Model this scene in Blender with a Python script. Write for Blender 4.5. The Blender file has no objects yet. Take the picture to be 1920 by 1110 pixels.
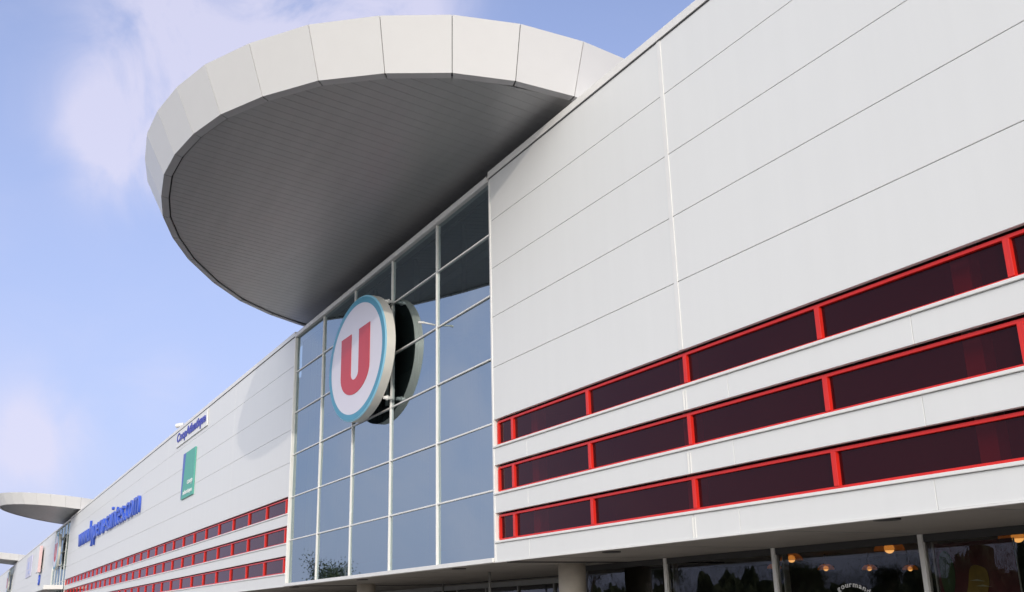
import bpy, bmesh, math, random
from mathutils import Vector, Matrix
random.seed(7)
R = math.radians
sc = bpy.context.scene
COL = sc.collection
H = 1.63                      # eye height; facade heights below are measured from the eye, H lifts them to the ground

# ------------------------------------------------------------------ camera
cam_d = bpy.data.cameras.new('camera'); cam = bpy.data.objects.new('camera', cam_d); COL.objects.link(cam)
cam_d.sensor_width = 36; cam_d.lens = 35.738; cam_d.clip_start = 0.05; cam_d.clip_end = 5000
r_ = Vector((0.4717663, 0.8814397, -0.022372)); u_ = Vector((0.2722108, -0.1214659, 0.9545404)); f_ = Vector((-0.8386524, 0.4564099, 0.297241))
cam.matrix_world = Matrix(((r_.x, u_.x, -f_.x, 0), (r_.y, u_.y, -f_.y, 0), (r_.z, u_.z, -f_.z, H), (0, 0, 0, 1)))
sc.camera = cam
# ------------------------------------------------------------------ light
sc.view_settings.view_transform = 'Standard'; sc.view_settings.look = 'None'
sc.view_settings.exposure = 0.42; sc.view_settings.gamma = 1
SUN_AZ, SUN_EL = 66.0, 18.0     # azimuth from -Y towards +X
S = Vector((math.sin(R(SUN_AZ))*math.cos(R(SUN_EL)), -math.cos(R(SUN_AZ))*math.cos(R(SUN_EL)), math.sin(R(SUN_EL))))
sd = bpy.data.lights.new('sun', 'SUN'); so = bpy.data.objects.new('sun', sd); COL.objects.link(so)
sd.energy = .9; sd.angle = R(0.5); sd.color = (1.0, 0.90, 0.78)
so.rotation_euler = (-S).to_track_quat('-Z', 'Y').to_euler(); so.location = (20, -20, 40)
W = bpy.data.worlds.new('World'); sc.world = W; W.use_nodes = True
nt = W.node_tree; nt.nodes.clear()
def N(t, ty, **kw):
    n = t.nodes.new(ty)
    for k, v in kw.items():
        if hasattr(n, k): setattr(n, k, v)
    return n
out = N(nt, 'ShaderNodeOutputWorld'); bg = N(nt, 'ShaderNodeBackground'); bg.inputs[1].default_value = 0.15
sky = N(nt, 'ShaderNodeTexSky'); sky.sky_type = 'NISHITA'; sky.sun_disc = False
sky.sun_elevation = R(SUN_EL); sky.sun_rotation = math.atan2(S.x, S.y); sky.air_density = 1.0; sky.dust_density = 0.6; sky.ozone_density = 2.5
tc = N(nt, 'ShaderNodeTexCoord')
nz = N(nt, 'ShaderNodeTexNoise'); nz.inputs['Scale'].default_value = 8.0; nz.inputs['Detail'].default_value = 8; nz.inputs['Roughness'].default_value = 0.56; nz.inputs['Distortion'].default_value = 0.8
nt.links.new(tc.outputs['Generated'], nz.inputs['Vector'])
def mathn(t, op, a, b=None, clamp=False):
    n = N(t, 'ShaderNodeMath', operation=op); n.use_clamp = clamp
    for i, v in enumerate((a, b)):
        if v is None: continue
        if isinstance(v, (int, float)): n.inputs[i].default_value = v
        else: t.links.new(v, n.inputs[i])
    return n.outputs[0]
# cloud banks: soft lobes round given sky directions, broken up by noise
tot = None
for d, wd, st in (((-0.812, 0.225, 0.54), 0.085, 1.0), ((-0.775, 0.305, 0.55), 0.06, .9), ((-0.85, 0.14, 0.515), 0.085, .62), ((-0.868, 0.10, 0.455), 0.07, .45),
                  ((-0.915, 0.093, 0.398), 0.04, .7), ((-0.903, 0.10, 0.425), 0.05, .45), ((-0.895, 0.06, 0.43), 0.04, .3),
                  ((-0.985, 0.062, 0.158), 0.042, 0.5), ((-0.99, 0.03, 0.15), 0.045, 0.3), ((-0.965, 0.155, 0.215), 0.04, 0.3),
                  ((0.6, 0.6, 0.5), 0.5, .8), ((-.85, -.45, .15), .4, .45)):  # last lobe: unseen cloud added to brighten the reflections in the glass bay
    dv = Vector(d).normalized()
    vd = N(nt, 'ShaderNodeVectorMath', operation='DISTANCE'); nt.links.new(tc.outputs['Generated'], vd.inputs[0]); vd.inputs[1].default_value = dv
    q = mathn(nt, 'DIVIDE', vd.outputs['Value'], wd); q = mathn(nt, 'MULTIPLY', q, q); q = mathn(nt, 'MULTIPLY', q, -1.0); q = mathn(nt, 'EXPONENT', q); q = mathn(nt, 'MULTIPLY', q, st)
    tot = q if tot is None else mathn(nt, 'ADD', tot, q)
nn = mathn(nt, 'SUBTRACT', nz.outputs['Fac'], 0.5); nn = mathn(nt, 'MULTIPLY', nn, 3.4)
cl = mathn(nt, 'ADD', tot, mathn(nt, 'MULTIPLY', nn, mathn(nt, 'ADD', tot, 0.12)), True)
mr = N(nt, 'ShaderNodeMapRange'); mr.interpolation_type = 'SMOOTHSTEP'; mr.inputs['From Min'].default_value = -.05; mr.inputs['From Max'].default_value = 1.15
mr.inputs['To Max'].default_value = 0.74
nt.links.new(cl, mr.inputs['Value'])
# thin veil, denser towards the horizon
sx = N(nt, 'ShaderNodeSeparateXYZ'); nt.links.new(tc.outputs['Generated'], sx.inputs[0])
veil = N(nt, 'ShaderNodeMapRange'); veil.inputs['From Min'].default_value = 0.0; veil.inputs['From Max'].default_value = 0.62; veil.inputs['To Min'].default_value = 0.95; veil.inputs['To Max'].default_value = 0.25
nt.links.new(sx.outputs['Z'], veil.inputs['Value'])
m1 = N(nt, 'ShaderNodeMix', data_type='RGBA'); m2 = N(nt, 'ShaderNodeMix', data_type='RGBA')
SKYW = (2.5, 2.78, 4.2, 1); CLW = (4.0, 3.85, 4.7, 1)
nt.links.new(veil.outputs[0], m1.inputs['Factor']); 
sk_ = N(nt, 'ShaderNodeVectorMath', operation='MULTIPLY'); sk_.inputs[1].default_value = (1.0, .91, 1.04); nt.links.new(sky.outputs[0], sk_.inputs[0]); nt.links.new(sk_.outputs[0], m1.inputs[6]); m1.inputs[7].default_value = SKYW
nt.links.new(mr.outputs[0], m2.inputs['Factor']); nt.links.new(m1.outputs[2], m2.inputs[6]); m2.inputs[7].default_value = CLW
# bright hazy veil round the low sun
av = N(nt, 'ShaderNodeVectorMath', operation='DISTANCE'); nt.links.new(tc.outputs['Generated'], av.inputs[0]); av.inputs[1].default_value = Vector((.66, -.68, .30)).normalized()
q = mathn(nt, 'DIVIDE', av.outputs['Value'], .72); q = mathn(nt, 'MULTIPLY', q, q); q = mathn(nt, 'MULTIPLY', q, -1.0); q = mathn(nt, 'EXPONENT', q)
vm_ = N(nt, 'ShaderNodeVectorMath', operation='SCALE'); vm_.inputs[0].default_value = (13.6, 12.9, 10.2); nt.links.new(q, vm_.inputs['Scale'])
va_ = N(nt, 'ShaderNodeVectorMath', operation='ADD'); nt.links.new(vm_.outputs[0], va_.inputs[0]); nt.links.new(m2.outputs[2], va_.inputs[1])
nt.links.new(va_.outputs[0], bg.inputs[0]); nt.links.new(bg.outputs[0], out.inputs[0])

# ------------------------------------------------------------------ materials
def mat(name, color, rough=0.5, spec=0.5, metal=0.0, var=0.0, vscale=3.0, bump=0.0, bscale=40.0, coat=0.0, grain=None):
    m = bpy.data.materials.new(name); m.use_nodes = True; t = m.node_tree; b = t.nodes['Principled BSDF']
    b.inputs['Base Color'].default_value = (*color, 1); b.inputs['Roughness'].default_value = rough; b.inputs['Metallic'].default_value = metal
    b.inputs['Specular IOR Level'].default_value = spec
    if coat: b.inputs['Coat Weight'].default_value = coat
    if var or bump:
        c = N(t, 'ShaderNodeTexCoord')
        src = c.outputs['Object']
        if grain:
            mp = N(t, 'ShaderNodeMapping'); mp.inputs['Scale'].default_value = grain; t.links.new(src, mp.inputs[0]); src = mp.outputs[0]
    if var:
        n = N(t, 'ShaderNodeTexNoise'); n.inputs['Scale'].default_value = vscale; n.inputs['Detail'].default_value = 6; t.links.new(src, n.inputs['Vector'])
        mr = N(t, 'ShaderNodeMapRange'); mr.inputs['From Min'].default_value = 0.3; mr.inputs['From Max'].default_value = 0.7; mr.inputs['To Min'].default_value = 1-var; mr.inputs['To Max'].default_value = 1+var
        t.links.new(n.outputs['Fac'], mr.inputs['Value'])
        vm = N(t, 'ShaderNodeVectorMath', operation='SCALE'); vm.inputs[0].default_value = color; t.links.new(mr.outputs[0], vm.inputs['Scale'])
        t.links.new(vm.outputs[0], b.inputs['Base Color'])
    if bump:
        n = N(t, 'ShaderNodeTexNoise'); n.inputs['Scale'].default_value = bscale; n.inputs['Detail'].default_value = 4; t.links.new(src, n.inputs['Vector'])
        bp = N(t, 'ShaderNodeBump'); bp.inputs['Strength'].default_value = bump; bp.inputs['Distance'].default_value = 0.02
        t.links.new(n.outputs['Fac'], bp.inputs['Height']); t.links.new(bp.outputs[0], b.inputs['Normal'])
    return m
def glass(name, trans, gloss, ior, wave=0.0, rough=0.0, bscale=0.6, film=None):
    m = bpy.data.materials.new(name); m.use_nodes = True; t = m.node_tree; t.nodes.clear()
    o = N(t, 'ShaderNodeOutputMaterial'); mx = N(t, 'ShaderNodeMixShader'); fr = N(t, 'ShaderNodeFresnel'); fr.inputs['IOR'].default_value = ior
    tr = N(t, 'ShaderNodeBsdfTransparent'); tr.inputs[0].default_value = (*trans, 1)
    gl = N(t, 'ShaderNodeBsdfGlossy'); gl.inputs['Color'].default_value = (*gloss, 1); gl.inputs['Roughness'].default_value = rough
    t.links.new(fr.outputs[0], mx.inputs[0]); t.links.new(tr.outputs[0], mx.inputs[1]); t.links.new(gl.outputs[0], mx.inputs[2]); t.links.new(mx.outputs[0], o.inputs[0])
    if film:
        df = N(t, 'ShaderNodeBsdfDiffuse'); df.inputs[0].default_value = (*film[1], 1); m3 = N(t, 'ShaderNodeMixShader'); m3.inputs[0].default_value = film[0]
        t.links.new(tr.outputs[0], m3.inputs[1]); t.links.new(df.outputs[0], m3.inputs[2]); t.links.new(m3.outputs[0], mx.inputs[1])
    if wave:
        c = N(t, 'ShaderNodeTexCoord'); n = N(t, 'ShaderNodeTexNoise'); n.inputs['Scale'].default_value = bscale; n.inputs['Detail'].default_value = 1
        t.links.new(c.outputs['Object'], n.inputs['Vector']); bp = N(t, 'ShaderNodeBump'); bp.inputs['Strength'].default_value = wave; bp.inputs['Distance'].default_value = 0.05
        t.links.new(n.outputs['Fac'], bp.inputs['Height']); t.links.new(bp.outputs[0], gl.inputs['Normal'])
    return m
def emis(name, color, strength):
    m = bpy.data.materials.new(name); m.use_nodes = True; b = m.node_tree.nodes['Principled BSDF']
    b.inputs['Base Color'].default_value = (*color, 1); b.inputs['Emission Color'].default_value = (*color, 1); b.inputs['Emission Strength'].default_value = strength
    return m
def wall_mat():
    # white lacquered steel cladding: faint sheet-to-sheet tone, rain streaks and dust
    m = mat('white_cladding', (.77, .772, .755), .42, .4); t = m.node_tree; b = t.nodes['Principled BSDF']
    c = N(t, 'ShaderNodeTexCoord')
    mp = N(t, 'ShaderNodeMapping'); mp.inputs['Scale'].default_value = (2.2, 1, .13); t.links.new(c.outputs['Object'], mp.inputs[0])
    n = N(t, 'ShaderNodeTexNoise'); n.inputs['Scale'].default_value = 1.6; n.inputs['Detail'].default_value = 7; n.inputs['Roughness'].default_value = .6; t.links.new(mp.outputs[0], n.inputs['Vector'])
    n2 = N(t, 'ShaderNodeTexNoise'); n2.inputs['Scale'].default_value = .35; n2.inputs['Detail'].default_value = 3; t.links.new(c.outputs['Object'], n2.inputs['Vector'])
    a = mathn(t, 'ADD', mathn(t, 'MULTIPLY', n.outputs['Fac'], .6), mathn(t, 'MULTIPLY', n2.outputs['Fac'], .4))
    mr = N(t, 'ShaderNodeMapRange'); mr.inputs['From Min'].default_value = .3; mr.inputs['From Max'].default_value = .7; mr.inputs['To Min'].default_value = .975; mr.inputs['To Max'].default_value = 1.01
    t.links.new(a, mr.inputs['Value']); vm = N(t, 'ShaderNodeVectorMath', operation='SCALE'); vm.inputs[0].default_value = (.77, .772, .755)
    t.links.new(mr.outputs[0], vm.inputs['Scale']); t.links.new(vm.outputs[0], b.inputs['Base Color'])
    bp = N(t, 'ShaderNodeBump'); bp.inputs['Strength'].default_value = .06; bp.inputs['Distance'].default_value = .02; t.links.new(n2.outputs['Fac'], bp.inputs['Height']); t.links.new(bp.outputs[0], b.inputs['Normal'])
    return m
M = dict(
    wall=wall_mat(), trim=mat('white_trim', (.80, .79, .76), .35, .5, var=.03), coping=mat('grey_white_coping', (.80, .78, .745), .4, var=.04),
    dark=mat('dark_joint', (.05, .05, .05), .8), joint=mat('joint_grey', (.5, .5, .49), .7), grey=mat('grey_metal', (.35, .35, .34), .4, var=.05),
    red=mat('red_lacquer', (.68, .020, .012), .35, .5, var=.07, vscale=2.5), ribglass=glass('red_tinted_glass', (.62, .09, .11), (.88, .70, .74), 1.33, film=(.35, (.06, .006, .010))),
    curtain=glass('coated_glass', (.42, .50, .52), (.80, .955, 1.0), 5.8, .03, bscale=.35), shop=glass('shop_glass', (.80, .80, .76), (.80, .82, .85), 1.62, .02),
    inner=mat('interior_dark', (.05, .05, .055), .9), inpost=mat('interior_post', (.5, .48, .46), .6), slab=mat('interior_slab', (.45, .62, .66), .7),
    soffit=mat('soffit_paint', (.34, .31, .28), .6, var=.08, vscale=.8),
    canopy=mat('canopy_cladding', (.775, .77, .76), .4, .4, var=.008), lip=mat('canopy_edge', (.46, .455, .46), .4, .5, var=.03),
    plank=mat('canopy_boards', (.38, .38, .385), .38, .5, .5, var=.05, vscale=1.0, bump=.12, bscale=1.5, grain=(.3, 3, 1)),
    concrete=mat('concrete', (.66, .60, .52), .75, var=.06, vscale=4, bump=.1, bscale=30),
    roof=mat('roof_membrane', (.3, .3, .3), .9, var=.1), asphalt=mat('asphalt', (.10, .10, .10), .9, var=.2, vscale=2, bump=.3, bscale=60),
    paving=mat('pale_paving', (.34, .32, .29), .85, var=.12, vscale=1.5), paint=mat('road_paint', (.7, .7, .68), .8, var=.1),
    signwhite=mat('sign_face', (.77, .74, .81), .35, .5, var=.01), teal=mat('sign_teal', (.05, .30, .44), .35), teal_lit=mat('sign_teal_lit', (.28, .60, .78), .35),
    signred=mat('sign_red', (.60, .032, .034), .4, var=.02), rim=mat('sign_rim', (.80, .77, .71), .4, var=.03), black=mat('black_back', (.06, .068, .066), .7),
    blue=mat('letter_blue', (.05, .12, .60), .35, .5), blue2=mat('letter_dark_blue', (.03, .04, .36), .4), tealboard=mat('banner_teal', (.10, .42, .33), .5), bannerblue=mat('banner_blue', (.10, .16, .50), .5),
    white=mat('plain_white', (.82, .82, .80), .5), lamp=emis('lamp_glow', (1.0, .48, .14), .85), lampshade=mat('lamp_shade', (.5, .24, .07), .5), bark=mat('bark', (.09, .07, .05), .9, var=.2, vscale=8),
    leaf=mat('leaf', (.07, .085, .035), .8, var=.35, vscale=2), posterred=mat('poster_red', (.085, .009, .011), .6, var=.25, vscale=3), pepper=mat('poster_green', (.035, .065, .018), .6, var=.3, vscale=4),
    lemon=mat('poster_yellow', (.22, .14, .015), .6, var=.25, vscale=4), van=mat('van_white', (.75, .76, .78), .3, .5), tyre=mat('tyre', (.02, .02, .02), .8), palered=mat('pale_red', (.70, .50, .50), .5), paleblue=mat('pale_blue', (.45, .50, .75), .5))

# ------------------------------------------------------------------ helpers
def tag(o, label, cat, group=None):
    o['label'] = label; o['category'] = cat
    if group: o['group'] = group
    return o
def empty(name, loc, label, cat, group=None):
    o = bpy.data.objects.new(name, None); COL.objects.link(o); o.location = loc; o.empty_display_size = .3
    return tag(o, label, cat, group)
class MB:
    def __init__(s): s.bm = bmesh.new()
    def box(s, x0, x1, y0, y1, z0, z1, mi=0):
        v = [s.bm.verts.new((x, y, z)) for x in (x0, x1) for y in (y0, y1) for z in (z0, z1)]
        for f in ((0, 1, 3, 2), (4, 6, 7, 5), (0, 4, 5, 1), (2, 3, 7, 6), (0, 2, 6, 4), (1, 5, 7, 3)):
            fc = s.bm.faces.new([v[i] for i in f]); fc.material_index = mi
        return s
    def quad(s, pts, mi=0):
        fc = s.bm.faces.new([s.bm.verts.new(p) for p in pts]); fc.material_index = mi; return s
    def tube(s, a, b, r0, r1=None, n=12, mi=0, cap=True):
        a, b = Vector(a), Vector(b); r1 = r0 if r1 is None else r1
        d = (b-a).normalized(); x = d.orthogonal().normalized(); y = d.cross(x)
        A = [s.bm.verts.new(a+(x*math.cos(2*math.pi*i/n)+y*math.sin(2*math.pi*i/n))*r0) for i in range(n)]
        B = [s.bm.verts.new(b+(x*math.cos(2*math.pi*i/n)+y*math.sin(2*math.pi*i/n))*r1) for i in range(n)]
        for i in range(n):
            f = s.bm.faces.new((A[i], A[(i+1) % n], B[(i+1) % n], B[i])); f.material_index = mi; f.smooth = True
        if cap:
            s.bm.faces.new(A[::-1]).material_index = mi; s.bm.faces.new(B).material_index = mi
        return s
    def prism(s, pts, y0, y1, mi=0):      # outline in x,z extruded along y
        A = [s.bm.verts.new((x, y0, z)) for x, z in pts]; B = [s.bm.verts.new((x, y1, z)) for x, z in pts]
        n = len(pts)
        for i in range(n): s.bm.faces.new((A[i], A[(i+1) % n], B[(i+1) % n], B[i])).material_index = mi
        s.bm.faces.new(A[::-1]).material_index = mi; s.bm.faces.new(B).material_index = mi
        return s
    def build(s, name, mats, parent=None, bevel=0.0, loc=None, keep=False):
        if not keep: bmesh.ops.recalc_face_normals(s.bm, faces=s.bm.faces)
        me = bpy.data.meshes.new(name); s.bm.to_mesh(me); s.bm.free()
        for m in (mats if isinstance(mats, (list, tuple)) else [mats]): me.materials.append(m)
        o = bpy.data.objects.new(name, me); COL.objects.link(o)
        if parent: o.parent = parent; o.matrix_parent_inverse = Matrix.Translation(-Vector(parent.matrix_basis.translation if parent.type == 'EMPTY' else (0, 0, 0)))
        if bevel:
            b = o.modifiers.new('bevel', 'BEVEL'); b.width = bevel; b.segments = 2; b.limit_method = 'ANGLE'
        return o
def text_mesh(body, font_offset=0.02, extrude=0.05):
    c = bpy.data.curves.new('t', 'FONT'); c.body = body; c.size = 1; c.offset = font_offset; c.extrude = extrude; c.resolution_u = 3
    o = bpy.data.objects.new('t', c); COL.objects.link(o); dg = bpy.context.evaluated_depsgraph_get()
    me = bpy.data.meshes.new_from_object(o.evaluated_get(dg)); bpy.data.objects.remove(o); bpy.data.curves.remove(c)
    return me
def fit_text(name, body, x0, x1, z0, z1, yfront, depth, m, parent=None, off=.02):
    me = text_mesh(body, off, .5)
    xs = [v.co.x for v in me.vertices]; ys = [v.co.y for v in me.vertices]
    for v in me.vertices:
        x = x0+(v.co.x-min(xs))/(max(xs)-min(xs))*(x1-x0); z = z0+(v.co.y-min(ys))/(max(ys)-min(ys))*(z1-z0); y = yfront+(.5-v.co.z)*depth
        v.co = (x, y, z)
    me.materials.clear(); me.materials.append(m)
    o = bpy.data.objects.new(name, me); COL.objects.link(o)
    if parent: o.parent = parent; o.matrix_parent_inverse = Matrix.Translation(-parent.location)
    return o
def dup(root, loc, label, group=None):
    c = root.copy(); COL.objects.link(c); c.location = loc; c['label'] = label
    def rec(a, b):
        for ch in list(a.children):
            d = ch.copy(); COL.objects.link(d); d.parent = b; d.matrix_parent_inverse = ch.matrix_parent_inverse.copy(); rec(ch, d)
    rec(root, c); return c

# ------------------------------------------------------------------ ground
g = MB().quad([(-1500, -1500, 0), (1500, -1500, 0), (1500, 1500, 0), (-1500, 1500, 0)]).build('ground', M['asphalt']); g['kind'] = 'structure'
pv = MB().box(-290, 8, 5.5, 40, -.1, .12).build('pavement', M['paving']); pv['kind'] = 'structure'
mk = MB()
for i in range(60):
    x = -190+i*3.4
    for y in (-9, -24): mk.box(x, x+.12, y, y+5, 0.0, .004)
mk = mk.build('parking_markings', M['paint']); mk['kind'] = 'structure'

# ------------------------------------------------------------------ store building
store = empty('store_building', (-27, 10, 0), 'long white clad hypermarket building with red ribbon windows and glass bays', 'building')
Z_TOP, Z_BOT = 9.82+H, 1.02+H
P = 90.0
ROWS = [(3.41, 3.98), (2.42, 3.0), (1.43, 2.0)]        # opening bottoms (with sill) and heads, above the eye
YW = 10.0
courses = [9.655, 8.57, 7.42, 6.28, 5.13, 3.98]

def wing(x0, x1, name_label, trims, joints=(), cover=True):
    w = MB()
    # upper cladding courses with open joints
    for a, b in zip(courses[:-1], courses[1:]):
        xs = sorted([x0]+[t for t in trims if x0 < t < x1]+[x1])
        for xa, xb in zip(xs[:-1], xs[1:]):
            w.box(xa+.006, xb-.006, YW, YW+.08, b+.005+H if b > 3.99 else b+H, a-.005+H)
    bands = [(3.36, 3.0), (2.37, 2.0), (1.38, 1.02)]
    for a, b in bands:
        xs = sorted([x0]+[t for t in list(trims)+list(joints) if x0 < t < x1]+[x1])
        for xa, xb in zip(xs[:-1], xs[1:]): w.box(xa+.003, xb-.003, YW, YW+.08, b+H, a+H)
    wo = w.build('wall', M['wall'], store, bevel=.006)
    b = MB()
    b.box(x0+.01, x1-.01, YW+.081, YW+.10, 4.02+H, 9.63+H)
    for a, c in bands: b.box(x0+.01, x1-.01, YW+.081, YW+.10, c+.03+H, a-.03+H)
    b.build('joint_backing', M['joint'], wo)
    for x in (trims if cover else ()):
        t = MB(); t.box(x-.05, x+.05, YW-.010, YW-.0005, 3.985+H, 9.63+H)
        for a, c in bands: t.box(x-.045, x-.02, YW-.009, YW-.0005, c+.002+H, a-.045+H); t.box(x+.025, x+.045, YW-.009, YW-.0005, c+.002+H, a-.045+H)
        t.build('joint_cover', M['trim'], wo)
    # coping; the shadow line beneath it is put in as a dark strip
    c = MB(); c.box(x0-.02, x1+.02, YW-.03, YW+.6, 9.655+H, 9.82+H)
    c.build('coping', M['coping'], wo, bevel=.008)
    MB().box(x0, x1, YW-.012, YW-.001, 9.632+H, 9.652+H).build('coping_shadow_strip', M['dark'], wo)
    # sills under the window rows
    s = MB()
    for zb, zt in ROWS: s.box(x0+.02, x1-.02, YW-.035, YW+.12, zb-.045+H, zb+.0+H)
    s.build('window_sill', M['trim'], wo, bevel=.008)
    # corner flashings
    for x in (x0, x1): MB().box(x-.035, x+.035, YW-.012, YW+.15, 1.015+H, 9.60+H).build('corner_flashing', M['trim'], wo, bevel=.01)
    e = MB(); e.box(x0, x1, YW-.02, YW+.08, .995+H, 1.018+H); e.build('drip_edge', M['trim'], wo)
    return wo
def ribbon(xa, xb, zb, zt, stuff=None):
    xa += .0; y0 = YW+.07; fr = .046
    m = MB(); zt2 = zt-.035
    m.box(xa, xb, y0, y0+.08, zb+H, zb+fr+H); m.box(xa, xb, y0, y0+.08, zt2-fr+H, zt2+H)
    m.box(xa, xa+.043, y0-.015, y0+.08, zb+fr+H, zt2-fr+H); m.box(xb-.043, xb, y0-.015, y0+.08, zb+fr+H, zt2-fr+H)
    # head reveal
    o = m.build('window', M['red'], store, bevel=.004)
    g = MB().quad([(xa+.038, y0+.045, zb+fr-.01+H), (xb-.038, y0+.045, zb+fr-.01+H), (xb-.038, y0+.045, zt2-fr+.01+H), (xa+.038, y0+.045, zt2-fr+.01+H)]).build('pane', M['ribglass'], o, keep=True)
    return o
def ribbon_far(segs):
    m = MB(); y0 = YW+.07; fr = .046; gl = MB()
    for xa, xb, zb, zt in segs:
        zt2 = zt-.035
        m.box(xa, xb, y0, y0+.08, zb+H, zb+fr+H); m.box(xa, xb, y0, y0+.08, zt2-fr+H, zt2+H)
        m.box(xa, xa+.043, y0-.015, y0+.08, zb+fr+H, zt2-fr+H); m.box(xb-.043, xb, y0-.015, y0+.08, zb+fr+H, zt2-fr+H)
        gl.quad([(xa+.038, y0+.045, zb+fr-.01+H), (xb-.038, y0+.045, zb+fr-.01+H), (xb-.038, y0+.045, zt2-fr+.01+H), (xa+.038, y0+.045, zt2-fr+.01+H)])
    o = m.build('window', M['red'], store); o['kind'] = 'stuff'; g = gl.build('pane', M['ribglass'], o, keep=True)
# wings: A near, B long with lettering, C and D beyond
XA0 = -19.36; XB1, XB0 = -34.72, -109.4; XC1, XC0 = -34.72-P, -109.4-P; XD1 = -34.72-2*P
wing(XA0, 4.0, 'A', [-12.71, -4.2], [-17.9, -11.65, -8.2])
wing(XB0, XB1, 'B', [-43.4-7.65*i for i in range(9)], cover=False)
wing(XC0, XC1, 'C', [-133.4-7.65*i for i in range(9)], cover=False)
wing(-262, XD1, 'D', [])
for zb, zt in ROWS:
    xs = [XA0+.07, -18.62]+[-18.62+2.95*i for i in range(1, 7)]
    for xa, xb in zip(xs[:-1], xs[1:]): ribbon(xa, xb, zb, zt)
    ribbon(xs[-1], xs[-1]+2.95, zb, zt)
    xs = [XB1-.07, -35.24]+[-35.24-2.55*i for i in range(1, 29)]
    for xb, xa in list(zip(xs[:-1], xs[1:]))[:25]: ribbon(xa, xb, zb, zt)
far = []
for zb, zt in ROWS:
    xs = [-35.24-2.55*i for i in range(24, 29)]+[XB0+.07]
    far += [(xa, xb, zb, zt) for xb, xa in zip(xs[:-1], xs[1:])]
    far += [(XC1-.5-2.6*(i+1), XC1-.5-2.6*i, zb, zt) for i in range(28)]
    far += [(XD1-.5-2.6*(i+1), XD1-.5-2.6*i, zb, zt) for i in range(17)]
ribbon_far(far)
# glass bays
def bay(x1, detail=True):
    x0 = x1-15.3; n = 5
    cols = [x1-3.06*i for i in range(1, n)]
    rows = [2.50, 3.94, 5.39, 6.86, 8.33]
    m = MB()
    for x in cols: m.box(x-.024, x+.024, 10.045, 10.16, 1.10+H, 9.60+H)
    for z in rows:
        xs = [x0+.04]+[x for x in sorted(cols)]+[x1-.04]
        for i, (a, b) in enumerate(zip(xs[:-1], xs[1:])):
            m.box(a+(.025 if i else 0), b-(.025 if i < n-1 else 0), 10.06, 10.15, z-.020+H, z+.020+H)
    m.box(x0, x0+.06, 10.0, 10.16, 1.10+H, 9.60+H); m.box(x1-.06, x1-.015, 10.03, 10.16, 1.10+H, 9.60+H)
    m.box(x0-.05, x1+.01, 9.955, 10.16, 1.0+H, 1.095+H)
    o = m.build('glass_facade', M['trim'], store, bevel=.008)
    c = MB().box(x0-.03, x1-.03, 9.975, 10.6, 9.605+H, 9.76+H).build('coping', M['coping'], o, bevel=.03)
    gl = MB(); xs = [x0+.03]+sorted(cols)+[x1-.02]; zs = [1.08]+rows+[9.62]
    for a, b in zip(xs[:-1], xs[1:]):
        for c0, c1 in zip(zs[:-1], zs[1:]):
            j = [random.uniform(-.009, .009) for _ in range(2)]
            gl.quad([(a, 10.10+j[0], c0+H), (b, 10.10-j[0], c0+H), (b, 10.10-j[0]+j[1], c1+H), (a, 10.10+j[0]+j[1], c1+H)])
    gl.build('glazing', M['curtain'], o, keep=True)
    i_ = MB()
    i_.box(x0+.05, x1-.05, 10.25, 16, 1.10+H, 1.42+H); 
    i_.build('floor_slab', M['slab'], o)
    if detail:
        sc_ = MB()
        for xa, xb in zip(xs[:-1], xs[1:]): sc_.box(xa+.09, xb-.5, 11.2, 11.23, 1.45+H, 6.84+H); sc_.box(xb-.42, xb-.1, 11.2, 11.23, 1.45+H, 6.84+H)
        z_ = sc_.build('interior_blinds', M['inpost'], o)
        for x in [x1-3.06*k+.9 for k in range(1, 6)]:
            for xx, yy in ((x, 10.40), (x-.35, 10.6)): MB().tube((xx, yy, 1.3+H), (xx, yy, 9.4+H), .05, n=10).build('interior_post', M['inpost'], o)
    r = MB(); r.box(x0, x1, 16, 16.1, 1.0+H, 9.5+H); r.box(x0-.1, x0, 10.3, 16, 1.0+H, 9.5+H); r.box(x1, x1+.1, 10.3, 16, 1.0+H, 9.5+H); r.box(x0, x1, 10.3, 16, 9.4+H, 9.5+H)
    r.build('interior_wall', M['inner'], o)
    # white eye fixings standing off the frame
    k = MB(); xq = x1-3.06; k.tube((xq-.02, 10.03, 6.93+H), (xq-.02, 9.72, 6.96+H), .022, n=8); k.tube((xq-.02, 9.73, 6.96+H), (xq-.12, 9.62, 6.98+H), .03, n=8)
    if detail: k.build('floodlight_arm', M['trim'], o)
    return o
bay(XA0-.06); bay(-109.42, False); bay(-199.42, False)
# rooms behind the ribbon windows
r = MB()
for a, b in ((XA0+.12, 3.9), (XB0+.1, XB1-.12), (XC0+.1, XC1-.12), (-261, XD1-.12)):
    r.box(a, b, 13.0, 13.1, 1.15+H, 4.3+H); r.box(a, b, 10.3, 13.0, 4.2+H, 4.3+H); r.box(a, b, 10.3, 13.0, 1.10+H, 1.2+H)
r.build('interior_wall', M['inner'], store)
for x in [-1.9, -7.72, -13.2, -18.3]: MB().box(x-.13, x+.13, 10.42, 10.62, 1.2+H, 4.2+H).build('interior_post', M['inpost'], store)
# roof behind the parapets
MB().box(-262, 4, 10.65, 60, 8.3+H, 8.5+H).build('roof', M['roof'], store)
bw = MB(); bw.box(3.9, 4, 10.1, 60, .12, 9.6+H); bw.box(-262, -261.9, 10.1, 60, .12, 9.6+H); bw.box(-262, 4, 59.9, 60, .12, 9.6+H); bw.build('wall', M['wall'], store)
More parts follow.
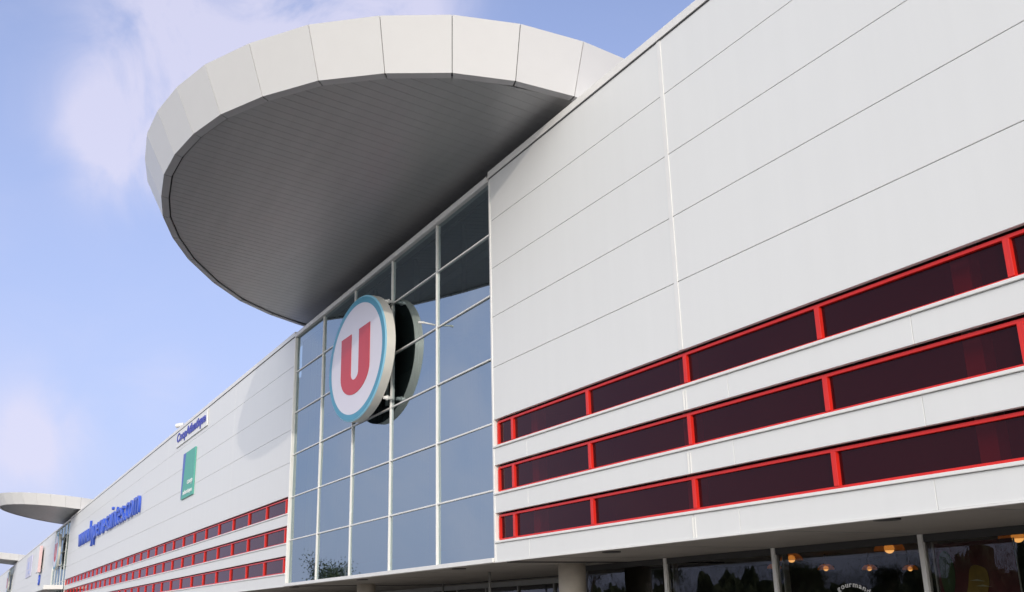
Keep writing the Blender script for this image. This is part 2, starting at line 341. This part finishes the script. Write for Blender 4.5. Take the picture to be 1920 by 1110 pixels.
# ceiling of the covered walk
sf = MB()
sf.box(-262, 4, 10.08, 18.2, 1.02+H, 1.09+H)
sfo = sf.build('soffit', M['soffit'], store)
jt = MB()
for x in [-262+3.3*i for i in range(81)]: jt.box(x, x+.025, 10.1, 13.2, 1.014+H, 1.022+H)
jt.build('soffit_joint', M['grey'], sfo)
for x, y in ((-9.25, 10.32), (-15.95, 10.62), (-22.4, 10.6), (-29.2, 10.7), (-36, 10.7)):
    s = MB(); s.tube((x, y, 1.0+H), (x, y, 1.03+H), .17, n=24); s.build('downlight', M['dark'], store)
# columns of the covered walk
for i, x in enumerate([-20.26-13.2*k for k in range(8)]):
    s = MB(); s.tube((x, 12.4, .12), (x, 12.4, 1.02+H), .31, n=40); s.build('column', M['concrete'], store)
# shopfront: white posts and plate glass
YS = 13.3
posts = [-21.45, -17.93, -14.62, -11.29, -7.95, -4.6, -1.3, 2.0]
for a, b in zip(posts[:-1], posts[1:]):
    m = MB(); m.box(a-.045, a+.045, YS-.05, YS+.06, .12, 1.02+H); m.box(a+.045, b-.045, YS-.02, YS+.05, .12, .35); 
    o = m.build('shop_window', M['trim'], store, bevel=.006)
    MB().box(a+.045, b-.045, YS-.02, YS+.05, .90+H, 1.018+H).build('transom', M['dark'], o)
    MB().box(a+.10, a+.13, YS+.07, YS+.2, .12, 1.0+H).build('inner_frame', M['grey'], o)
    MB().quad([(a+.045, YS, .35), (b-.045, YS, .35), (b-.045, YS, .905+H), (a+.045, YS, .905+H)]).build('pane', M['shop'], o, keep=True)
# cafe room behind
r = MB(); r.box(-21.4, 4, 24, 24.1, .12, 2.0+H); r.box(-21.4, 4, 13.5, 24, 1.45+H, 1.5+H); r.box(-21.5, -21.4, 13.4, 24, .12, 2.0+H)
r.build('shop_interior', mat('shop_dark', (.06, .05, .04), .8, var=.6, vscale=.9), store)
r = MB(); r.box(-21.4, 4, 13.5, 24, .12, .13); r.build('shop_floor', mat('shop_floor', (.12, .1, .08), .5), store)
# recessed entrance front further along
m = MB(); m.box(-100, -21.5, 17.0, 17.15, .86+H, 1.018+H)
xs = [-24.1-2.4*i for i in range(32)]
for x in xs: m.box(x-.04, x+.04, 16.98, 17.1, .12, .86+H)
o = m.build('entrance_front', M['grey'], store)
MB().quad([(-100, 17.04, .12), (-21.5, 17.04, .12), (-21.5, 17.04, .86+H), (-100, 17.04, .86+H)]).build('pane', M['shop'], o, keep=True)
MB().box(-100, -21.5, 20, 20.1, .12, 1.0+H).build('interior_wall', M['inner'], o)
for i, (x, y) in enumerate(((-24.35, 12.4), (-33.0, 15.0))):
    MB().tube((x, y, .12), (x, y, 1.02+H), .035, n=12).build('drainpipe', M['grey'], store)

# ------------------------------------------------------------------ saucer canopies on the roof
tv = [-163.4, -153.4, -142.9, -131.5, -118.6, -108.3, -99.1, -90.8, -82.1, -74.2, -65.9, -57.5, -48.0, -37.4, -26.6, -16.2, -6.3, 3.7]
tv += [3.7+(196.6-3.7-3.7+3.7)/19*i for i in range(1, 19)]
ro = {-153.4: .04, -142.9: .06, -131.5: -.04, -118.6: -.07, -108.3: -.05, -82.1: .05, -74.2: .05, -65.9: .05, -57.5: .05, -37.4: 0, -26.6: -.05, -16.2: -.03, -6.3: -.04, 3.7: -.05}
def build_canopy():
    X0, Y0, a, b, th = -25.614, 11.06, 10.02, 7.3, -.143
    zf = lambda x, y: 10.209-.014*(x+27)-.121*(y-10)+H
    def ring(da, dz, corr=1):
        L = []
        for t in tv:
            e = da+ro.get(t, 0)*corr; c, s = math.cos(th), math.sin(th)
            u = (a+e)*math.cos(R(t)); w = (b+e)*math.sin(R(t)); x = X0+u*c-w*s; y = Y0+u*s+w*c
            L.append(Vector((x, y, zf(x, y)+dz)))
        return L
    root = empty('roof_canopy', (X0, Y0, 8.5+H), 'huge oval saucer canopy above the nearest glass bay, white rim and grey boarded underside', 'canopy', 'saucer canopies over the glass bays')
    Bt, Tp, Li, Gp = ring(0, 0), ring(.498, .99), ring(-.19, -.004), ring(-.235, .05)
    n = len(tv)
    # rim panels: slightly separated faceted sheets
    m = MB()
    for i in range(n):
        j = (i+1) % n; g = .006
        p = [Bt[i].lerp(Bt[j], g), Bt[j].lerp(Bt[i], g), Tp[j].lerp(Tp[i], g), Tp[i].lerp(Tp[j], g)]
        nrm = (p[1]-p[0]).cross(p[3]-p[0]).normalized()
        q = [v-nrm*.03 for v in p]
        vs = [m.bm.verts.new(v) for v in p+q]
        for f in ((0, 1, 2, 3), (7, 6, 5, 4), (0, 4, 5, 1), (1, 5, 6, 2), (2, 6, 7, 3), (3, 7, 4, 0)): m.bm.faces.new([vs[k] for k in f])
    m.build('rim', M['canopy'], root)
    # backing behind the joints
    m = MB()
    for i in range(n):
        j = (i+1) % n; c = Vector((X0, Y0, 0))
        def inn(v): d = (Vector((c.x, c.y, v.z))-v).normalized(); return v+d*.05
        m.quad([inn(Bt[i]), inn(Bt[j]), inn(Tp[j]), inn(Tp[i])])
    m.build('rim_backing', M['dark'], root)
    # bottom edge band
    m = MB()
    for i in range(n):
        j = (i+1) % n; g = .012
        p = [Bt[i].lerp(Bt[j], g), Bt[j].lerp(Bt[i], g), Li[j].lerp(Li[i], g), Li[i].lerp(Li[j], g)]
        p = [v+Vector((0, 0, -.004)) for v in p]; q = [v+Vector((0, 0, .04)) for v in p]
        vs = [m.bm.verts.new(v) for v in p+q]
        for f in ((3, 2, 1, 0), (4, 5, 6, 7), (0, 1, 5, 4), (1, 2, 6, 5), (2, 3, 7, 6), (3, 0, 4, 7)): m.bm.faces.new([vs[k] for k in f])
    m.build('edge_band', M['lip'], root)
    m = MB()
    for i in range(n):
        j = (i+1) % n; up = Vector((0, 0, .06)); m.quad([Bt[i]+up, Bt[j]+up, Gp[j]+up*.2, Gp[i]+up*.2])
    m.build('band_backing', M['dark'], root)
    # boarded underside: boards run away from the facade, each with a small step at its edge
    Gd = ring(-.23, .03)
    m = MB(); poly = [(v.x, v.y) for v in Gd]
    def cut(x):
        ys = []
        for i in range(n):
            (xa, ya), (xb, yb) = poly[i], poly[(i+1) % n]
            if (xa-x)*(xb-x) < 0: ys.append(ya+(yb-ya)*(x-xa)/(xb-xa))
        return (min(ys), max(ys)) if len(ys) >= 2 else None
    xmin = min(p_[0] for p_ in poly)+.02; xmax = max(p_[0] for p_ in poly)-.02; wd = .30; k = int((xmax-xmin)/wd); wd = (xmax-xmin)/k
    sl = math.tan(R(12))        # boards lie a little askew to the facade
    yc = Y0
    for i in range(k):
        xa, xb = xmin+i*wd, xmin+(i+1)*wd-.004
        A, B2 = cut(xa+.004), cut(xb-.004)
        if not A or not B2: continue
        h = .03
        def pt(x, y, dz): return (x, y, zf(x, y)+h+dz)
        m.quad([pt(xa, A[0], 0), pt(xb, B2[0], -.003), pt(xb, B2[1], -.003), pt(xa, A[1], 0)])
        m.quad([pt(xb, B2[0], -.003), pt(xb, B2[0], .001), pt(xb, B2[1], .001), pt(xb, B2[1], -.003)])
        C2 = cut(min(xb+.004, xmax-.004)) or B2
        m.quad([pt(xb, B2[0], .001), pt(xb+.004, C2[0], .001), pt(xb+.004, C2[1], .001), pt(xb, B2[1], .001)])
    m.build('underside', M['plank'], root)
    m = MB(); m.bm.faces.new([m.bm.verts.new(v) for v in ring(-.05, .12)]); m.bm.faces.new([m.bm.verts.new(v+Vector((0, 0, -.03))) for v in ring(.46, .99)])
    m.build('top_deck', M['roof'], root)
    m = MB()
    for dx, dy in ((-5, 2.2), (0, 2.2), (5, 2.2), (-5, 5.5), (5, 5.5)):
        x, y = X0+dx, Y0+dy; m.tube((x, y, 8.45+H), (x, y, zf(x, y)+.1), .15, n=16)
    m.build('support_post', M['grey'], root)
    return root
can = build_canopy()
dup(can, can.location-Vector((87.4, 0, 0)), 'small looking far oval canopy behind the end of the wing with blue web address lettering', 'saucer canopies over the glass bays')
dup(can, can.location-Vector((176, 0, 0)), 'most distant oval canopy, only a pale sliver at the edge of the photo', 'saucer canopies over the glass bays')

# ------------------------------------------------------------------ oval U sign
def build_sign():
    cx, cz, a, b = -27.0, 7.037+H, 2.38, 1.79; y0, y1 = 9.543, 9.82
    root = empty('oval_sign', (cx, y1, cz), 'big white oval sign with red letter U and teal ring on the nearest glass bay', 'sign', 'oval letter signs on the glass bays')
    n = 96
    def el(k): return [(cx+a*k*math.cos(2*math.pi*i/n), cz+b*k*math.sin(2*math.pi*i/n)) for i in range(n)]
    def band(m, k0, ya, k1, yb, mi=0, smooth=True):
        A = [m.bm.verts.new((x, ya, z)) for x, z in el(k0)]; B = [m.bm.verts.new((x, yb, z)) for x, z in el(k1)]
        for i in range(n):
            f = m.bm.faces.new((A[i], A[(i+1) % n], B[(i+1) % n], B[i])); f.material_index = mi; f.smooth = smooth
    m = MB(); band(m, 1, y0+.03, 1, y1); m.build('rim', M['rim'], root)
    m = MB(); band(m, .975, y0, 1, y0+.03); m.build('edge_bead', M['teal_lit'], root)  # bevel's lighter shading put into the colour as a paler teal
    m = MB(); band(m, .885, y0, .975, y0, smooth=False); m.build('ring', M['teal'], root)
    m = MB(); m.bm.faces.new([m.bm.verts.new((x, y0+.002, z)) for x, z in el(.886)]); m.build('face', M['signwhite'], root)
    m = MB(); m.bm.faces.new([m.bm.verts.new((x, y1, z)) for x, z in el(1)]); m.build('back', M['black'], root)
    # letter U
    o_, i_ = [], []
    def arc(cx_, cz_, rx, rz, a0, a1, k=18): return [(cx_+rx*math.cos(R(a0+(a1-a0)*i/k)), cz_+rz*math.sin(R(a0+(a1-a0)*i/k))) for i in range(k+1)]
    outer = [(-.51, .45)]+arc(-.01, -.20, .50, .37, 180, 360)+[(.49, .45)]
    inner = [(.12, .45)]+arc(-.015, -.22, .135, .115, 360, 180)+[(-.15, .45)]
    pts = [(cx+x*a, cz+z*b) for x, z in outer+inner]
    m = MB(); m.prism(pts, y0-.012, y0+.001); u = m.build('letter_u', M['signred'], root)
    # stand-off tubes
    m = MB()
    for dx, dz in ((1.62, 1.30), (1.62, -1.42), (-1.6, 1.3), (-1.6, -1.4)):
        m.tube((cx+dx, y1-.02, cz+dz), (cx+dx, 10.05, cz+dz), .045, n=12)
        m.tube((cx+dx, y1+.06, cz+dz), (cx+dx, y1+.10, cz+dz), .07, n=12)
    m.tube((cx+.55, y1+.06, cz-1.4), (cx+.55, y1+.06, cz+1.4), .05, n=10); m.tube((cx-.9, y1+.06, cz-1.4), (cx-.9, y1+.06, cz+1.4), .05, n=10)
    m.build('bracket', M['trim'], root)
    return root
sg = build_sign()
dup(sg, sg.location-Vector((90, 0, 0)), 'far oval sign seen edge-on on the second glass bay, below the small looking canopy', 'oval letter signs on the glass bays')
dup(sg, sg.location-Vector((180, 0, 0)), 'most distant oval sign, tiny at the very edge of the photo', 'oval letter signs on the glass bays')

# ------------------------------------------------------------------ lettering and banners on the long wing
t = fit_text('wall_lettering', 'www.hyperu-saintes.com', -99.4, -66.7, 5.85+H, 7.98+H, 9.82, .16, M['blue'], off=-.004)
tag(t, 'big blue raised lettering of a web address on the white wing', 'lettering')
bo = empty('name_board', (-52.3, 10, 9.1+H), 'white board with dark blue company name just under the roof edge', 'sign')
MB().box(-56.2, -48.7, 9.94, 9.99, 8.76+H, 9.57+H).build('board', M['white'], bo, bevel=.02)
fit_text('lettering', 'CoopAtlantique', -55.95, -48.95, 8.84+H, 9.48+H, 9.91, .028, M['blue2'], bo, off=.03)
bn = empty('wall_banner', (-52.3, 10, 7+H), 'upright teal and blue banner with small white words below the company name board', 'banner')
MB().box(-53.8, -50.9, 9.93, 9.99, 5.8+H, 8.1+H).build('banner_panel', M['tealboard'], bn)
k = 14; L = [(-53.8, 8.1+H)]+[(-53.80+.62*(1-(i/k))**.6+.02, 8.1+H-2.3*(i/k)) for i in range(k+1)]+[(-53.8, 5.8+H)]
MB().prism(L, 9.924, 9.929).build('blue_stripe', M['bannerblue'], bn)
fit_text('lettering', 'coop', -52.4, -51.15, 6.34+H, 6.62+H, 9.92, .009, M['white'], bn, off=.02)
fit_text('lettering', 'atlantique', -53.3, -51.1, 5.92+H, 6.2+H, 9.92, .009, M['white'], bn, off=.02)
fl = empty('floodlight', (-56.1, 10.1, 9.82+H), 'small cream floodlight standing on the roof edge above the name board', 'floodlight')
m = MB(); m.tube((-56.1, 10.1, 9.82+H), (-56.1, 10.1, 9.95+H), .03, n=8); m.build('bracket', M['grey'], fl)
m = MB(); m.tube((-56.25, 9.9, 9.98+H), (-55.95, 10.2, 10.05+H), .13, .09, n=14); m.build('lamp_housing', M['trim'], fl, bevel=.01)
# far wing signs
ps = empty('projecting_sign', (-140, 10, 6+H), 'white upright projecting sign with red edges on the far wing', 'sign')
MB().box(-142.2, -138.2, 9.5, 9.8, 5.9+H, 9.0+H).build('panel', M['white'], ps, bevel=.05)
m = MB(); m.box(-138.195, -138.15, 9.48, 9.82, 5.9+H, 9.0+H); m.build('red_marking', M['palered'], ps)
m = MB(); m.box(-141, -140.8, 9.8, 10.0, 6.5+H, 8.5+H); m.box(-139.4, -139.2, 9.8, 10.0, 6.5+H, 8.5+H); m.build('bracket', M['black'], ps)
em = empty('round_emblem', (-140, 10, 5+H), 'small round blue emblem under the projecting sign', 'sign')
m = MB(); m.tube((-140, 9.8, 5.05+H), (-140, 9.98, 5.05+H), .62, n=28); m.build('disc', M['blue'], em)
m = MB(); m.box(-140.3, -139.7, 9.785, 9.799, 4.75+H, 4.95+H); m.box(-139.9, -139.7, 9.785, 9.799, 5.1+H, 5.35+H); m.build('white_mark', M['white'], em)
fb = empty('wall_banner', (-162, 10, 7+H), 'pale lavender blue banner far along the building beside the projecting sign', 'banner')
MB().box(-166, -156, 9.9, 9.98, 6.2+H, 9.0+H).build('banner_panel', mat('pale_banner', (.6, .6, .74), .5), fb)
m = MB(); m.box(-163, -160.5, 9.88, 9.899, 7.3+H, 8.3+H); m.box(-161.5, -158, 9.88, 9.899, 6.6+H, 7.0+H); m.build('blue_marking', M['paleblue'], fb)
aw = empty('entrance_awning', (-117, 9, 3+H), 'flat white awning projecting over the entrance under the second glass bay', 'awning')
MB().box(-124.5, -109.6, 8.2, 9.94, 3.1+H, 3.5+H).build('fascia', M['white'], aw, bevel=.03)
MB().box(-124.3, -109.8, 8.3, 9.93, 3.06+H, 3.098+H).build('underside', M['grey'], aw)

# ------------------------------------------------------------------ cafe things behind and on the plate glass
def lamp(x, y, z, r, label, group='pendant lamps behind the shop window'):
    r *= .88
    root = empty('pendant_lamp', (x, y, z), label, 'lamp', group)
    m = MB(); n = 24; rings = []
    for k in range(7):
        a = R(90*k/6); rr = r*math.sin(a)*1.0+.02; zz = z+r*.75*math.cos(a)
        rings.append([m.bm.verts.new((x+rr*math.cos(2*math.pi*i/n), y+rr*math.sin(2*math.pi*i/n), zz)) for i in range(n)])
    for A, B in zip(rings[:-1], rings[1:]):
        for i in range(n): f = m.bm.faces.new((A[i], A[(i+1) % n], B[(i+1) % n], B[i])); f.smooth = True
    m.build('lamp_shade', M['lampglow'], root)
    m = MB(); bmesh.ops.create_uvsphere(m.bm, u_segments=16, v_segments=10, radius=r*.36, matrix=Matrix.Translation((x, y, z+r*.18)))
    m.build('bulb', M['lamp'], root)
    MB().tube((x, y, z+r*.76), (x, y, 1.45+H), .012, n=6).build('cord', M['dark'], root)
    return root
lg = bpy.data.materials.new('lamp_shade_amber'); lg.use_nodes = True; t_ = lg.node_tree; t_.nodes.clear()
o_ = N(t_, 'ShaderNodeOutputMaterial'); a_ = N(t_, 'ShaderNodeBsdfTranslucent'); b_ = N(t_, 'ShaderNodeBsdfDiffuse'); x_ = N(t_, 'ShaderNodeMixShader'); x_.inputs[0].default_value = .35
a_.inputs[0].default_value = (.95, .50, .12, 1); b_.inputs[0].default_value = (.6, .3, .08, 1)
t_.links.new(a_.outputs[0], x_.inputs[1]); t_.links.new(b_.outputs[0], x_.inputs[2]); c_ = N(t_, 'ShaderNodeBsdfTransparent'); c_.inputs[0].default_value = (1, .75, .45, 1); y_ = N(t_, 'ShaderNodeMixShader'); y_.inputs[0].default_value = .38
t_.links.new(x_.outputs[0], y_.inputs[1]); t_.links.new(c_.outputs[0], y_.inputs[2]); t_.links.new(y_.outputs[0], o_.inputs[0]); M['lampglow'] = lg
lamp(-15.05, 14.1, .82+H, .22, 'larger glowing amber lamp shade beside the second white window post')
lamp(-15.55, 14.1, .70+H, .13, 'small amber lamp partly hidden by the second white window post')
lamp(-16.1, 16.0, .70+H, .17, 'small amber pendant lamp, first of the low row of three inside the shop window')
lamp(-15.45, 16.55, .67+H, .15, 'small amber pendant lamp in the middle of the low row of three')
lamp(-14.9, 17.1, .64+H, .15, 'small amber pendant lamp ending the low row of three beside a white post')
lamp(-13.3, 14.8, .90+H, .28, 'wide dim amber lamp hanging above the low row of three')
lamp(-10.35, 14.3, .89+H, .30, 'wide orange lamp above the edge of the red fruit poster')
po = empty('window_poster', (-10.5, 13.34, 0.2+H), 'dark red poster with green pepper and yellow lemon shapes inside the shop window', 'poster')
MB().box(-11.10, -9.75, 13.335, 13.345, -.9+H, .86+H).build('sheet', M['posterred'], po)
def blob(cx_, cz_, rx, rz, wob, n=28, tilt=0):
    return [(cx_+rx*(1+wob*math.sin(3*t+1))*math.cos(t)*math.cos(tilt)-rz*math.sin(t)*math.sin(tilt), cz_+rz*(1+wob*math.cos(2*t))*math.sin(t)*math.cos(tilt)+rx*math.cos(t)*math.sin(tilt)) for t in [2*math.pi*i/n for i in range(n)]]
MB().prism(blob(-10.93, .42+H, .13, .36, .08), 13.328, 13.333).build('green_fruit', M['pepper'], po)
MB().prism(blob(-10.45, .22+H, .17, .38, .25, tilt=-.45), 13.327, 13.333).build('yellow_fruit', M['lemon'], po)
m = MB()
for c_ in ((-10.42, .30), (-10.33, .22)):
    m.prism([(c_[0]-.13, c_[1]+H), (c_[0], c_[1]+.015+H), (c_[0]+.14, c_[1]-.02+H), (c_[0], c_[1]-.01+H)], 13.322, 13.326)
m.build('highlight', mat('poster_light', (.3, .3, .22), .5), po)
MB().tube((-9.72, 13.33, -.9+H), (-9.72, 13.33, .86+H), .012, n=8).build('edge_strip', M['grey'], po)
# curved word on the glass
word = 'gourmand'; gl_ = empty('glass_lettering', (-12.9, 13.28, .1+H), 'curved white word on the shop window under the row of lamps', 'lettering')
rc = .62; cxw, czw = -12.85, .28-.62+H
mm = MB(); ang0 = 118; x_ = 0
for i, ch in enumerate(word):
    me = text_mesh(ch, .015, .004); xs = [v.co.x for v in me.vertices]; wch = max(xs)-min(xs)
    s_ = .15; a_ = ang0-(x_+wch*s_/2)/rc*57.3; x_ += wch*s_+.022
    ca, sa = math.cos(R(a_)), math.sin(R(a_)); vm = []
    for v in me.vertices:
        lx = (v.co.x-(max(xs)+min(xs))/2)*s_; lz = v.co.y*s_*.8
        rr = rc+lz; X = cxw+rr*ca+lx*sa; Z = czw+rr*sa-lx*ca
        vm.append(mm.bm.verts.new((X, 13.285-v.co.z, Z)))
    for f in me.polygons:
        try: mm.bm.faces.new([vm[j] for j in f.vertices])
        except ValueError: pass
mm.build('letters', M['white'], gl_)

# ------------------------------------------------------------------ across the car park (seen mirrored in the glass)
def make_tree(name, h, cw, seed, leaves=2200):
    rnd = random.Random(seed); root = bpy.data.objects.new(name, None); COL.objects.link(root)
    m = MB(); m.tube((0, 0, 0), (.1, 0, h*.32), .22, .15, n=9); tips = []
    def limb(a, d, ln, r, lev):
        b = a+d*ln; m.tube(a, b, r, r*.55, n=6, cap=False)
        if lev == 0: tips.append(b); return
        for _ in range(4 if lev > 1 else 3):
            nd = (d+Vector((rnd.uniform(-1, 1), rnd.uniform(-1, 1), rnd.uniform(-.25, .8)))*.75).normalized(); limb(b, nd, ln*rnd.uniform(.55, .8), r*.5, lev-1)
    for _ in range(5):
        d = Vector((rnd.uniform(-.8, .8), rnd.uniform(-.8, .8), 1)).normalized(); limb(Vector((.05, 0, h*.3)), d, h*.24, .11, 3)
    tr = m.build('trunk', M['bark']); tr.parent = root
    m = MB()
    for _ in range(leaves):
        t = rnd.choice(tips); c = t+Vector([rnd.gauss(0, .30)*cw/4 for _ in range(3)]); sz = rnd.uniform(.05, .16)
        d1 = Vector([rnd.gauss(0, 1) for _ in range(3)]).normalized()*sz; d2 = d1.orthogonal().normalized()*sz*.7
        m.quad([c-d1, c-d2, c+d1, c+d2])
    cr = m.build('crown', M['leaf']); cr.parent = root
    return root
T1 = make_tree('broadleaf_tree', 9.0, 8, 3); T2 = make_tree('broadleaf_tree', 7.0, 5, 11)
spots = [(-160, -32, 1.35, 0), (-149, -30, 1.2, 1), (-166, -34, 1.0, 1), (-108, -42, .95, 0), (-98, -46, .9, 1), (-119, -45, .8, 1), (-90, -58, .8, 0), (-84, -66, .8, 1), (-99, -66, .8, 0), (-78, -72, .8, 1),
         (-70, -78, .75, 0), (-62, -84, .85, 1), (-55, -80, .8, 0), (-48, -86, .8, 1), (-40, -84, .8, 0), (-178, -52, .8, 0), (-30, -90, .9, 1), (-20, -88, .8, 0)]
desc = ['tall bushy broadleaf tree mirrored low in the nearest glass bay', 'shorter tree just beside the tall one mirrored in the nearest glass bay', 'thin tree behind the tall one mirrored in the glass bay']
desc += ['dark broadleaf tree across the car park, mirrored faintly in the shop windows']*15
for i, (x, y, s, k) in enumerate(spots):
    src = T1 if k == 0 else T2
    first = (src == T1 and i == 0) or (src == T2 and i == 1)
    lab = desc[i]
    if first:
        o = src; o.location = (x, y, 0); tag(o, lab, 'tree', 'trees across the car park')
    else:
        o = dup(src, (x, y, 0), lab); o['category'] = 'tree'; o['group'] = 'trees across the car park'
    o.scale = (s, s, s*(.9+.2*random.random())); o.rotation_euler.z = random.uniform(0, 6.28)
hd = MB(); rw = random.Random(5)
def top_at(x): return max(4.2, 6.6+1.3*math.sin(x*.13+.6)+.9*math.sin(x*.37+1)+.5*math.sin(x*1.1)+(2.2 if math.sin(x*.09+2) > .55 else 0))
for i in range(300):
    x = rw.uniform(-205, 30); y = -74-22*rw.random()+.12*(x+60)*(x < -60); h = top_at(x)*rw.uniform(.45, .82); rr = rw.uniform(1.0, 2.2)
    vs = bmesh.ops.create_icosphere(hd.bm, subdivisions=3, radius=1)['verts']
    k0 = rw.uniform(.9, 1.1)
    for v in vs:
        k = k0*rw.uniform(.55, 1.25); v.co = Vector((x+v.co.x*rr*k, y+v.co.y*rr*k, h*.5+v.co.z*h*.5*k))
for i in range(45000):
    x = rw.uniform(-205, 30); y = -74-22*rw.random()+.12*(x+60)*(x < -60); t_ = top_at(x); z = t_*rw.uniform(.4, 1.08)
    sz = rw.uniform(.15, .55); d1 = Vector((rw.gauss(0, .3), rw.gauss(0, .3), 1)).normalized()*sz; d2 = Vector((.022, 0, 0)); c = Vector((x, y, z))
    hd.quad([c-d1, c-d2, c+d1, c+d2])
h_ = hd.build('scrub_woodland', M['leaf'], keep=True); h_['kind'] = 'stuff'
def lamp_post(x, y, label):
    root = empty('street_lamp', (x, y, 0), label, 'street lamp', 'street lamps in the car park')
    m = MB(); m.tube((x, y, 0), (x, y, 6.6), .09, .05, n=10); m.tube((x, y, 6.6), (x+1.1, y, 6.75), .04, n=8); m.build('pole', M['grey'], root)
    MB().box(x+.9, x+1.6, y-.12, y+.12, 6.72, 6.84).build('lamp_head', M['grey'], root, bevel=.03)
lamp_post(-98, -14, 'slim grey street lamp mirrored in the middle of the nearest glass bay')
# parked van
vn = empty('parked_van', (-37, -8, 0), 'white parked van mirrored in the shop window beside the lamps', 'van')
m = MB(); m.prism([(-39.6, .35), (-34.6, .35), (-34.5, 1.1), (-35.2, 1.25), (-35.9, 2.15), (-39.5, 2.2), (-39.65, 1.2)], -9.0, -7.1); m.build('body', M['van'], vn, bevel=.06)
m = MB(); m.box(-36.9, -36.05, -9.02, -7.08, 1.3, 1.9); m.build('side_window', M['black'], vn)
m = MB(); m.quad([(-35.17, -8.9, 1.3), (-35.17, -7.2, 1.3), (-35.83, -7.25, 2.08), (-35.83, -8.85, 2.08)]); m.build('windscreen', M['black'], vn)
for x in (-38.7, -35.5):
    for y in (-9.05, -7.25):
        w_ = MB().tube((x, y, .34), (x, y+.2, .34), .34, n=20).build('wheel', M['tyre'], vn)
# ------------------------------------------------------------------ render quality
sc.cycles.max_bounces = 8; sc.cycles.transparent_max_bounces = 12; sc.cycles.glossy_bounces = 4; sc.cycles.use_denoising = True
sc.cycles.sample_clamp_indirect = 6
